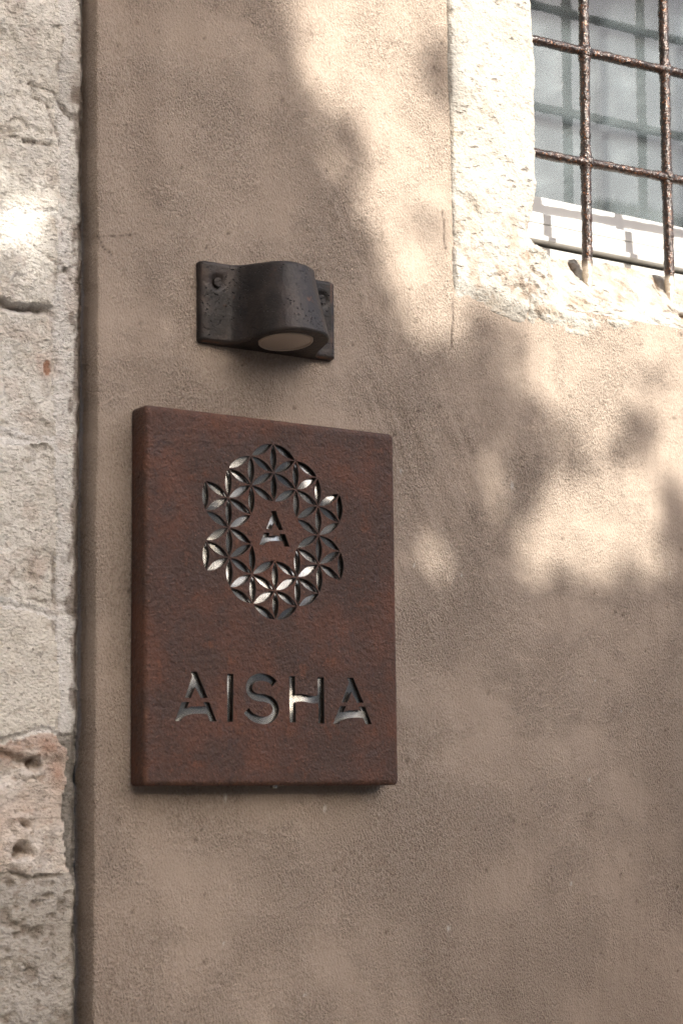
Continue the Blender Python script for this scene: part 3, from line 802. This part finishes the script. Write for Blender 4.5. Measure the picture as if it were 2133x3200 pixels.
for j in range(5):
    xx = np.arange(.335, 1.16, .0022)
    rad = .0054 * (1 + .05 * fbm(xx, xx * 0 + j, 30, 3, 240 + j))
    path = np.stack([xx, .0292 + .0005 * fbm(xx, xx * 0 + j, 11, 2, 241), bar_z(j, xx) + .0008 * fbm(xx, xx * 0 + j, 9, 2, 242)], 1)
    co, q, a = tube(path, rad, 16, 250 + j, None, .0007)
    link('horizontal_bar', np_mesh('horizontal_bar', co, q, None, dict(lime=a)), M['iron'], grille)
    for i in range(len(VX)):
        if VX[i] > 1.1: continue
        z0 = bar_z(j, VX[i])
        bm = bmesh.new()
        bmesh.ops.create_icosphere(bm, subdivisions=3, radius=.0078)
        for v in bm.verts:
            n = .0009 * math.sin(v.co.x * 900 + i * 2 + j) * math.cos(v.co.z * 800 + j)
            v.co = Vector((v.co.x * 1.06, v.co.y * .95, v.co.z * 1.15)) * (1 + n * 90)
            v.co += Vector((bar_x(i, z0) + .001, .0285, z0))
        bm_obj('weld_joint', bm, M['iron'], grille)

# ------------------------------------------------------------------ flat shapes with holes
def filled(outlines, depth, tag_name):
    """outlines: list of [(u, v)...], first is the outer one; returns co, polys of a slab 0..depth (w axis)"""
    cu = bpy.data.curves.new(tag_name, 'CURVE')
    cu.dimensions = '2D'
    cu.fill_mode = 'BOTH'
    cu.extrude = depth / 2
    for pts in outlines:
        sp = cu.splines.new('POLY')
        sp.points.add(len(pts) - 1)
        for p, (u, v) in zip(sp.points, pts): p.co = (u, v, 0, 1)
        sp.use_cyclic_u = True
    ob = bpy.data.objects.new(tag_name, cu)
    C.objects.link(ob)
    dg = bpy.context.evaluated_depsgraph_get()
    me = bpy.data.meshes.new_from_object(ob.evaluated_get(dg))
    bpy.data.objects.remove(ob)
    bpy.data.curves.remove(cu)
    return me

def offset_dense(pts, step):
    out = []
    n = len(pts)
    for i in range(n):
        a, b = Vector(pts[i]), Vector(pts[(i + 1) % n])
        m = max(1, int((b - a).length / step))
        for kk in range(m): out.append(tuple(a.lerp(b, kk / m)))
    return out

# ------------------------------------------------------------------ the sign
PX0, PX1, PZ0, PZ1, PY = -.1296, .1512, 1.6220, 1.9668, -.026
sign = empty('wall_sign', ((PX0 + PX1) / 2, 0, PZ0))
tag(sign, 'rusted steel wall sign reading AISHA with a cut out flower pattern', 'sign')
RAD = .0050
holes = []
def petal(ax, az, bx, bz, L):
    A, B = Vector((ax, az)), Vector((bx, bz))
    mid, d = (A + B) / 2, (B - A)
    l = d.length
    d.normalize()
    nrm = Vector((-d.y, d.x))
    hl, hw = l * .466, l * .127
    pts = []
    n = 12
    for kk in range(n + 1):
        t = -1 + 2 * kk / n
        pts.append(tuple(mid + d * hl * t + nrm * hw * (1 - t * t)))
    for kk in range(1, n):
        t = 1 - 2 * kk / n
        pts.append(tuple(mid + d * hl * t - nrm * hw * (1 - t * t)))
    return pts
LX, LZ, A_H, A_V, SK = .00915, 1.85938, .0250974, .0279804, -.000049
def node(kx, kz): return (LX + A_H * kx - .000285 * kz, LZ + SK * kx + A_V * kz)
ring = [(0, 2), (0, -2), (1, 1.5), (1, -1.5), (-1, 1.5), (-1, -1.5), (2, 1), (2, -1), (-2, 1), (-2, -1), (2, 0), (-2, 0)]
edges = set()
for a in ring:
    for d in ((0, 1), (0, -1), (1, .5), (1, -.5), (-1, .5), (-1, -.5)):
        edges.add(tuple(sorted((a, (a[0] + d[0], a[1] + d[1])))))
for sx in (1, -1):
    for sz in (1, -1):
        edges.add(tuple(sorted(((0, 3 * sz), (sx, 2.5 * sz)))))
        edges.add(tuple(sorted(((sx, 2.5 * sz), (2 * sx, 2 * sz)))))
        edges.add(tuple(sorted(((3 * sx, 1.5 * sz), (3 * sx, .5 * sz)))))
for a, b in sorted(edges):
    holes.append(petal(*node(*a), *node(*b), 0))
def grow(pts, d):
    P_ = np.array(pts)
    area = np.sum(P_[:, 0] * np.roll(P_[:, 1], -1) - np.roll(P_[:, 0], -1) * P_[:, 1])
    e0, e1 = P_ - np.roll(P_, 1, 0), np.roll(P_, -1, 0) - P_
    n0 = np.stack([e0[:, 1], -e0[:, 0]], 1) / (np.linalg.norm(e0, axis=1)[:, None] + 1e-9) * np.sign(area)
    n1_ = np.stack([e1[:, 1], -e1[:, 0]], 1) / (np.linalg.norm(e1, axis=1)[:, None] + 1e-9) * np.sign(area)
    m_ = n0 + n1_
    m_ /= np.maximum(np.linalg.norm(m_, axis=1)[:, None], .5)
    return [tuple(p) for p in P_ + m_ * d]
for kx, pts in WORD.items(): holes.append(grow(pts, .00022))
# the letter S as a stroke of even width along a smooth path
sp = np.array(SPATH)
def catmull(p, n=7):
    out = []
    q = np.vstack([2 * p[0] - p[1], p, 2 * p[-1] - p[-2]])
    for i in range(1, len(q) - 2):
        for t in np.linspace(0, 1, n, endpoint=False):
            out.append(.5 * ((2 * q[i]) + (-q[i - 1] + q[i + 1]) * t + (2 * q[i - 1] - 5 * q[i] + 4 * q[i + 1] - q[i + 2]) * t * t + (-q[i - 1] + 3 * q[i] - 3 * q[i + 1] + q[i + 2]) * t ** 3))
    out.append(p[-1])
    return np.array(out)
sc = catmull(sp, 6)
dd = np.gradient(sc, axis=0)
dd /= np.linalg.norm(dd, axis=1)[:, None]
nn = np.stack([-dd[:, 1], dd[:, 0]], 1)
SW = .00345
holes.append([tuple(p) for p in np.vstack([sc + nn * SW, (sc - nn * SW)[::-1]])])

def rounded_rect(x0, x1, z0, z1, r, n=5):
    pts = []
    for cx_, cz_, a0 in ((x1 - r, z1 - r, 0), (x0 + r, z1 - r, 90), (x0 + r, z0 + r, 180), (x1 - r, z0 + r, 270)):
        for kk in range(n + 1):
            a = math.radians(a0 + 90 * kk / n)
            pts.append((cx_ + r * math.cos(a), cz_ + r * math.sin(a)))
    return pts
def densify(pts, step=.006):
    out = []
    n = len(pts)
    for i in range(n):
        a, b = np.array(pts[i]), np.array(pts[(i + 1) % n])
        m = max(1, int(np.linalg.norm(b - a) / step))
        for kk in range(m): out.append(tuple(a + (b - a) * kk / m))
    return out
r_out = .0045
outer = densify(rounded_rect(PX0, PX1, PZ0, PZ1, r_out))
on = np.array(outer)
cen = np.array([(PX0 + PX1) / 2, (PZ0 + PZ1) / 2])
def inset(k):
    h = np.array([(PX1 - PX0) / 2, (PZ1 - PZ0) / 2])
    return (on - cen) * ((h - k) / h)[None] + cen
rings_k = [(RAD + .0015, 0.0)]
for kk in range(0, 7):
    a = math.radians(90 * kk / 6)
    rings_k.append((RAD * (1 - math.sin(a)), RAD * (1 - math.cos(a))))
rings_k += [(0, .012), (0, .0185), (0, .0245)]
TH = .0022
face = filled([[tuple(p) for p in inset(rings_k[0][0])]] + holes, TH, 'sign_face')
nv = len(face.vertices)
co = np.zeros(nv * 3, np.float32)
face.vertices.foreach_get('co', co)
co = co.reshape(-1, 3)
co3 = np.stack([co[:, 0], PY + TH / 2 - co[:, 2], co[:, 1]], 1)
bm = bmesh.new()
vs = [bm.verts.new(p) for p in co3]
for p in face.polygons:
    try: bm.faces.new([vs[i] for i in p.vertices])
    except ValueError: pass
bmesh.ops.remove_doubles(bm, verts=bm.verts[:], dist=1e-6)
base_faces = len(bm.faces)
prev = None
dent = .0006 * fbm(on[:, 0], on[:, 1], 40, 3, 300)
for kk, (ins, dy) in enumerate(rings_k):
    pts = inset(ins)
    row = [bm.verts.new((p[0], PY + dy + (0 if kk < 3 else 0) , p[1])) for p in pts]
    if prev:
        m = len(row)
        for i in range(m): bm.faces.new((prev[i], prev[(i + 1) % m], row[(i + 1) % m], row[i]))
    prev = row
bmesh.ops.recalc_face_normals(bm, faces=bm.faces[:])
me = bpy.data.meshes.new('face_plate')
bm.to_mesh(me)
bm.free()
cf = np.zeros(len(me.vertices) * 3, np.float32)
me.vertices.foreach_get('co', cf)
cf = cf.reshape(-1, 3)
worn = np.exp(-((cf[:, 1] - PY - .0016) / .0022) ** 2) * sstep(-.1, .5, fbm(cf[:, 0], cf[:, 2], 60, 3, 301)) * (np.minimum(np.minimum(cf[:, 0] - PX0, PX1 - cf[:, 0]), np.minimum(cf[:, 2] - PZ0, PZ1 - cf[:, 2])) < RAD)
a = me.attributes.new('worn', 'FLOAT', 'POINT')
a.data.foreach_set('value', worn.astype(np.float32))
nf = len(me.polygons)
ctr = np.zeros(nf * 3, np.float32); me.polygons.foreach_get('center', ctr); ctr = ctr.reshape(-1, 3)
nrmf = np.zeros(nf * 3, np.float32); me.polygons.foreach_get('normal', nrmf); nrmf = nrmf.reshape(-1, 3)
inside = (ctr[:, 0] > PX0 + RAD + .001) & (ctr[:, 0] < PX1 - RAD - .001) & (ctr[:, 2] > PZ0 + RAD + .001) & (ctr[:, 2] < PZ1 - RAD - .001)
me.polygons.foreach_set('use_smooth', ~inside)
link('face_plate', me, M['rust'], sign)
me.materials.append(M['cut'])
me.polygons.foreach_set('material_index', (inside & (np.abs(nrmf[:, 1]) < .5)).astype(np.int32))
bm = bmesh.new()
box(bm, PX0 + .009, PX1 - .009, PY + .0036, PY + .0056, PZ0 + .009, PZ1 - .009)
bm_obj('backing_plate', bm, M['steel'], sign, False)
bm = bmesh.new()
box(bm, PX0 + .012, PX1 - .012, -.0185, .002, PZ0 + .012, PZ1 - .012)
bm_obj('mounting_block', bm, M['black'], sign, False)
def screw_at(name, center, axis, r, hgt, mat, parent, slot=True):
    bm = bmesh.new()
    bmesh.ops.create_cone(bm, cap_ends=True, segments=24, radius1=r, radius2=r * .92, depth=hgt)
    if slot:
        top = hgt / 2
        n = 12
        for sgn in (1, -1):
            lo, hi = [], []
            for kk in range(n + 1):
                a = math.radians(16 + 148 * kk / n) * sgn
                p = Vector((math.cos(a) * r * .9, math.sin(a) * r * .9, top - .0001))
                lo.append(bm.verts.new(p)); hi.append(bm.verts.new(p + Vector((0, 0, r * .28))))
            bm.faces.new(hi)
            for kk in range(n + 1):
                bm.faces.new((lo[kk], lo[(kk + 1) % (n + 1)], hi[(kk + 1) % (n + 1)], hi[kk]))
    q = Vector(axis).to_track_quat('Z', 'Y').to_matrix().to_4x4()
    rot = Matrix.Translation(center) @ q @ Matrix.Rotation(math.radians(20), 4, 'Z')
    bmesh.ops.transform(bm, matrix=rot, verts=bm.verts[:])
    return bm_obj(name, bm, mat, parent, False)
screw_at('fixing_screw', Vector((.0145, -.014, PZ0 - .0006)), (0, 0, -1), .0036, .003, M['steel'], sign, False)
screw_at('fixing_screw', Vector((PX0 - .0003, -.012, 1.903)), (-1, 0, 0), .0034, .002, M['rust'], sign, False)

# ------------------------------------------------------------------ the wall lamp
lamp = empty('wall_lamp', (.0165, 0, 2.0375))
tag(lamp, 'dark bronze downlight wall lamp with round frosted lens above the sign', 'lamp')
LCX, LZ0, LZ1 = .0165, 2.0375, 2.1170
half_b = np.array([(.0775, .000), (.0775, .0055), (.0757, .0082), (.072, .0090), (.063, .0088), (.0575, .0098), (.0520, .0150), (.0475, .0255), (.0440, .0390), (.0380, .0560), (.0262, .0685), (.0132, .0735), (0, .0750)])
half_t = np.array([(.0775, .000), (.0775, .0055), (.0757, .0082), (.072, .0090), (.064, .0088), (.0555, .0096), (.0485, .0130), (.0425, .0200), (.0375, .0290), (.0308, .0385), (.0212, .0455), (.0108, .0495), (0, .0505)])
left_b = np.array([(.060, .0088), (.050, .0098), (.043, .0140), (.0378, .0235), (.0345, .0370), (.0305, .0535), (.0225, .0670), (.0118, .0733), (0, .0750)])
left_t = np.array([(.060, .0088), (.048, .0092), (.040, .0115), (.034, .0165), (.029, .0240), (.0235, .0330), (.0168, .0425), (.0090, .0488), (0, .0505)])
def lamp_profile(left, right):
    l_ = np.vstack([right[:3], left]) * np.array([-1, 1])
    ctrl = np.vstack([l_[3:], right[::-1][1:-3]])
    return np.vstack([l_[:3], catmull(ctrl, 6), right[2::-1]])
left_b[0], left_t[0] = (.066, .0089), (.066, .0089)
fb, ft = lamp_profile(left_b, half_b), lamp_profile(left_t, half_t)
if len(fb) != len(ft):
    u_ = np.linspace(0, 1, 120)
    res = lambda P_: np.stack([np.interp(u_, np.linspace(0, 1, len(P_)), P_[:, c_]) for c_ in (0, 1)], 1)
    fb, ft = res(fb), res(ft)
nt = 40
tt = np.linspace(0, 1, nt)
ease = tt ** .95
prof = fb[None] * (1 - ease)[:, None, None] + ft[None] * ease[:, None, None]
rr = .0022
e_in = np.maximum(0, rr - tt * (LZ1 - LZ0)) + np.maximum(0, rr - (1 - tt) * (LZ1 - LZ0))
e_in = rr - np.sqrt(np.maximum(0, rr * rr - e_in * e_in))
Xl = LCX + prof[..., 0] * (1 - e_in[:, None] / .07)
Yl = -np.maximum(prof[..., 1] - e_in[:, None] * (prof[..., 1] > .001), 0)
TILT = .095
Zl = (LZ0 + tt * (LZ1 - LZ0))[:, None] + TILT * np.maximum(-Yl, 0) * ((1 - tt) ** 1.0)[:, None]
# dished recesses under the two screws, and casting unevenness
for sx in (-.0585, .0610):
    q = np.hypot(Xl - LCX - sx, (Zl - 2.0975))
    Yl += .0032 * np.exp(-(q / .0070) ** 4) * (Yl < -.006)
Yl -= .0005 * fbm(Xl, Zl, 50, 3, 400) * (Yl < -.004)
wornl = np.zeros_like(Xl)
wornl = np.maximum(wornl, np.exp(-((np.abs(Xl - LCX) - .0735) / .0016) ** 2) * sstep(-.2, .4, fbm(Xl, Zl, 70, 3, 401)))
wornl = np.maximum(wornl, np.exp(-((Zl - LZ0) / .0016) ** 2) * sstep(-.1, .5, fbm(Xl, Zl, 60, 3, 402)))
shell = grid_mesh('housing', Xl, Yl, Zl, None, dict(worn=wornl))
bm = bmesh.new()
bm.from_mesh(shell)
wl = bm.verts.layers.float.get('worn')
# top cap
bm.verts.ensure_lookup_table()
ncol = fb.shape[0]
def cap_from(points, z, hole=None):
    outs = [[(p[0], p[1]) for p in points]]
    if hole: outs.append([(hole[0] + hole[2] * math.cos(a), hole[1] + hole[2] * math.sin(a)) for a in np.linspace(0, 2 * math.pi, 48, endpoint=False)])
    return filled(outs, 0.0, 'cap'), z
for row, hole in ((0, (LCX, -.0365, .0272)), (nt - 1, None)):
    pts = np.stack([Xl[row], Yl[row]], 1)
    cm, z = cap_from(pts, LZ0 if row == 0 else LZ1, hole)
    vv = [bm.verts.new((v.co.x, v.co.y, z + (TILT * -v.co.y if row == 0 else 0))) for v in cm.vertices]
    for p in cm.polygons:
        try: bm.faces.new([vv[i] for i in p.vertices])
        except ValueError: pass
# bore wall above the bottom hole
bz = [LZ0, LZ0 + .0035, LZ0 + .012]
rws = []
for z, r in ((LZ0, .0272), (LZ0 + .0012, .0266), (LZ0 + .012, .0266)):
    rws.append([bm.verts.new((LCX + r * math.cos(a), -.0365 + r * math.sin(a), z + TILT * (.0365 - r * math.sin(a)))) for a in np.linspace(0, 2 * math.pi, 48, endpoint=False)])
for a, b in zip(rws[:-1], rws[1:]):
    for i in range(48): bm.faces.new((a[i], a[(i + 1) % 48], b[(i + 1) % 48], b[i]))
bmesh.ops.remove_doubles(bm, verts=bm.verts[:], dist=2e-6)
bmesh.ops.recalc_face_normals(bm, faces=bm.faces[:])
me = bpy.data.meshes.new('housing')
bm.to_mesh(me)
bm.free()
nrmf = np.zeros(len(me.polygons) * 3, np.float32); me.polygons.foreach_get('normal', nrmf)
me.polygons.foreach_set('use_smooth', np.abs(nrmf.reshape(-1, 3)[:, 2]) < .98)
link('housing', me, M['lamp'], lamp)
def lathe(bm, center, prof, seg=48, tilt=.095):
    rows = []
    for r, z in prof:
        rows.append([bm.verts.new((center[0] + r * math.cos(a), center[1] + r * math.sin(a), center[2] + z - tilt * (center[1] + r * math.sin(a)))) for a in np.linspace(0, 2 * math.pi, seg, endpoint=False)] if r > 1e-6 else [bm.verts.new((center[0], center[1], center[2] + z - tilt * center[1]))])
    for a, b in zip(rows[:-1], rows[1:]):
        if len(b) == 1:
            for i in range(seg): bm.faces.new((a[i], a[(i + 1) % seg], b[0]))
        else:
            for i in range(seg): bm.faces.new((a[i], a[(i + 1) % seg], b[(i + 1) % seg], b[i]))
bm = bmesh.new()
lathe(bm, (LCX, -.0365, LZ0), [(.0262, .006), (.0262, -.0002), (.0254, -.0010), (.0244, -.0008), (.0238, .0004)])
rim = bm_obj('lens_rim', bm, M['ring'], lamp)
bm = bmesh.new()
lathe(bm, (LCX, -.0365, LZ0), [(.0240, .0006), (.0215, -.0002), (.016, .0001), (.008, .0003), (0, .0004)])
bm_obj('lens', bm, M['lens'], lamp)
for sx in (-.0585, .0610):
    screw_at('screw', Vector((LCX + sx, -.0072, 2.0975)), (0, -1, 0), .0048, .0026, M['lamp'], lamp)

# ------------------------------------------------------------------ the tree across the street that dapples the wall
def lit_target(px, pz):
    t = np.full(px.shape, .012)
    for T, pts in LIT:
        t = np.where(in_poly(px, pz, pts), T, t)
    return t
st = np.array(SUN_TRAVEL)
def wall_point(P):
    kk = -P[:, 1] / st[1]
    return P[:, 0] + kk * st[0], P[:, 2] + kk * st[2]
def leaves(P, size):
    n = len(P)
    ax = rng.normal(size=(n, 3)); ax /= np.linalg.norm(ax, axis=1)[:, None]
    up = rng.normal(size=(n, 3)) + np.array([0, 1.2, -.4]); up -= (up * ax).sum(1)[:, None] * ax
    up /= np.linalg.norm(up, axis=1)[:, None]
    sd_ = np.cross(ax, up)
    L = size[:, None]
    v = np.stack([P - ax * L * .5, P + sd_ * L * .29 + up * L * .06 - ax * L * .02, P + ax * L * .5, P - sd_ * L * .29 + up * L * .06 - ax * L * .02], 1)
    return v.reshape(-1, 3)
N1 = 70000
wx = rng.uniform(-.50, .95, N1); wz = rng.uniform(1.15, 2.75, N1); dy = -rng.uniform(3.0, 4.0, N1)
P1 = np.stack([wx + dy * st[0] / st[1], dy, wz + dy * st[2] / st[1]], 1)
V1 = leaves(P1, rng.uniform(.026, .042, N1)).reshape(-1, 4, 3)
T = np.mean([lit_target(*wall_point(V1[:, c])) for c in range(4)], 0)
keepp = rng.uniform(size=N1) < np.clip(-np.log(T) / 4.4, 0, 1)
V1 = V1[keepp].reshape(-1, 3)
n2 = 9000
th = rng.normal(size=(n2, 3)); th /= np.linalg.norm(th, axis=1)[:, None]
P2 = th * (rng.uniform(size=n2) ** (1 / 2.4))[:, None] * np.array([1.25, .7, 1.05]) + np.array([.8, -3.5, 3.85])
w2x, w2z = wall_point(P2)
out = ~((w2x > -.50) & (w2x < .95) & (w2z > 1.15) & (w2z < 2.75))
cl = fbm(P2[:, 0] + P2[:, 1], P2[:, 2] - P2[:, 1] * .5, 2.2, 3, 500)
P2 = P2[out & (cl > -.35)]
v = np.vstack([V1, leaves(P2, rng.uniform(.07, .11, len(P2)))])
ii = np.arange(len(v) // 4) * 4
tris = np.concatenate([np.stack([ii, ii + 1, ii + 2], 1), np.stack([ii, ii + 2, ii + 3], 1)])
TB = Vector((1.9, -3.6, 0))
tree = empty('street_tree', TB)
tag(tree, 'leafy street tree across from the wall casting the dappled shade', 'tree')
link('crown', np_mesh('crown', v, None, tris, None, False), M['leaf'], tree)
def limb(p0, p1, r0, r1, seed):
    n = 24
    t = np.linspace(0, 1, n)[:, None]
    path = np.array(p0) * (1 - t) + np.array(p1) * t
    sagv = np.sin(t[:, 0] * np.pi)
    path[:, 2] += .10 * sagv * (r0 < .08)
    path[:, 0] += .03 * fbm(t[:, 0], t[:, 0] * 0 + seed, 4, 2, seed)
    rad = r0 * (1 - t[:, 0]) + r1 * t[:, 0]
    return tube(path, rad, 12, seed, None, .004)
co, q, _ = limb(TB + Vector((0, 0, -.05)), (1.80, -3.55, 2.7), .12, .07, 600)
link('trunk', np_mesh('trunk', co, q), M['bark'], tree)
for kk, (wx_, wz_, dy_) in enumerate(((-.25, 1.5, -3.3), (.12, 1.42, -3.7), (-.35, 1.9, -3.6), (1.2, 2.5, -3.5), (1.5, 1.9, -3.3))):
    end = (wx_ + dy_ * st[0] / st[1], dy_, wz_ + dy_ * st[2] / st[1])
    co, q, _ = limb((1.80, -3.55, 2.64), end, .045, .014, 610 + kk)
    link('limb', np_mesh('limb', co, q), M['bark'], tree)

# ------------------------------------------------------------------ houses across and beside the street
def tiled_roof(x0, x1, y_e, depth, z_e, z_r, parent, along_x=True):
    nxr, nzr = int((x1 - x0) * 34), 26
    xr_ = np.linspace(x0, x1, nxr)
    for sgn in (1, -1):
        tq = np.linspace(-.10, 1.0, nzr)
        Xr, Tq = np.meshgrid(xr_, tq)
        yy = y_e - depth + sgn * depth * (1 - Tq)
        zr = z_e + (z_r - z_e) * Tq + .05 + .035 * np.abs(np.sin(Xr * 14.0)) + .02 * ((Tq * 16) % 1)
        if along_x: link('roof', grid_mesh('roof', Xr, yy, zr, None, None, sgn < 0), M['tile'], parent)
        else: link('roof', grid_mesh('roof', -yy - 0, Xr, zr, None, None, sgn < 0), M['tile'], parent)
def street_house(x0, x1, y, z_e, z_r, wins, label, wm='facade'):
    h_ = empty('street_house', ((x0 + x1) / 2, y, 0))
    tag(h_, label, 'house', 'houses across the street')
    bm = bmesh.new()
    prism_x(bm, [(y, 0), (y, z_e), (y - 2.2, z_r), (y - 4.4, z_e), (y - 4.4, 0)], x0, x1)
    bm_obj('wall', bm, M[wm], h_, False)
    tiled_roof(x0 - .15, x1 + .15, y, 2.2, z_e, z_r, h_)
    for wxp in wins:
        for wz_ in (1.0, 3.9):
            if wz_ + 1.5 > z_e: continue
            bm = bmesh.new(); box(bm, wxp - .55, wxp + .55, y - .02, y + .06, wz_, wz_ + 1.5)
            f = bm_obj('window', bm, M['facade'], h_, False)
            for s_ in (-.27, .27):
                bm = bmesh.new(); box(bm, wxp + s_ - .25, wxp + s_ + .25, y + .05, y + .095, wz_ + .05, wz_ + 1.45)
                bm_obj('shutter', bm, M['shutter'], f, False)
street_house(4.8, 10.6, -9.0, 5.2, 6.2, (5.8, 7.7, 9.6), 'lower ochre house with red tiled roof across the street')
street_house(11.1, 19.5, -9.0, 6.0, 7.0, (12.2, 14.4, 16.6, 18.6), 'taller terracotta house with red tiled roof across the street', 'terracotta')
street_house(-2.4, 4.4, -9.0, 4.3, 5.2, (-1.2, 1.0, 3.2), 'shaded ochre house added across the street to block low sky light')  # unseen house, added so the light comes more from above
side = empty('added_side_house', (-5, -4, 0))  # unseen house, added to darken surfaces that face left
tag(side, 'tall dark stone house added out of view on the left to block sky light', 'house')
bm = bmesh.new(); box(bm, -7.5, -3.0, -10.0, -.6, 0, 8.2)
bm_obj('wall', bm, M['dark_stone'], side, False)
bm = bmesh.new(); box(bm, -7.7, -2.8, -10.2, -.4, 8.2, 8.36)
bm_obj('cornice', bm, M['dark_stone'], side, False)
for yy_ in (-2.4, -4.6, -6.8):
    for wz_ in (1.0, 3.9):
        bm = bmesh.new(); box(bm, -3.02, -2.94, yy_ - .5, yy_ + .5, wz_, wz_ + 1.5)
        f = bm_obj('window', bm, M['dark_stone'], side, False)
        bm = bmesh.new(); box(bm, -2.95, -2.9, yy_ - .45, yy_ + .45, wz_ + .05, wz_ + 1.45)
        bm_obj('shutter', bm, M['shutter'], f, False)
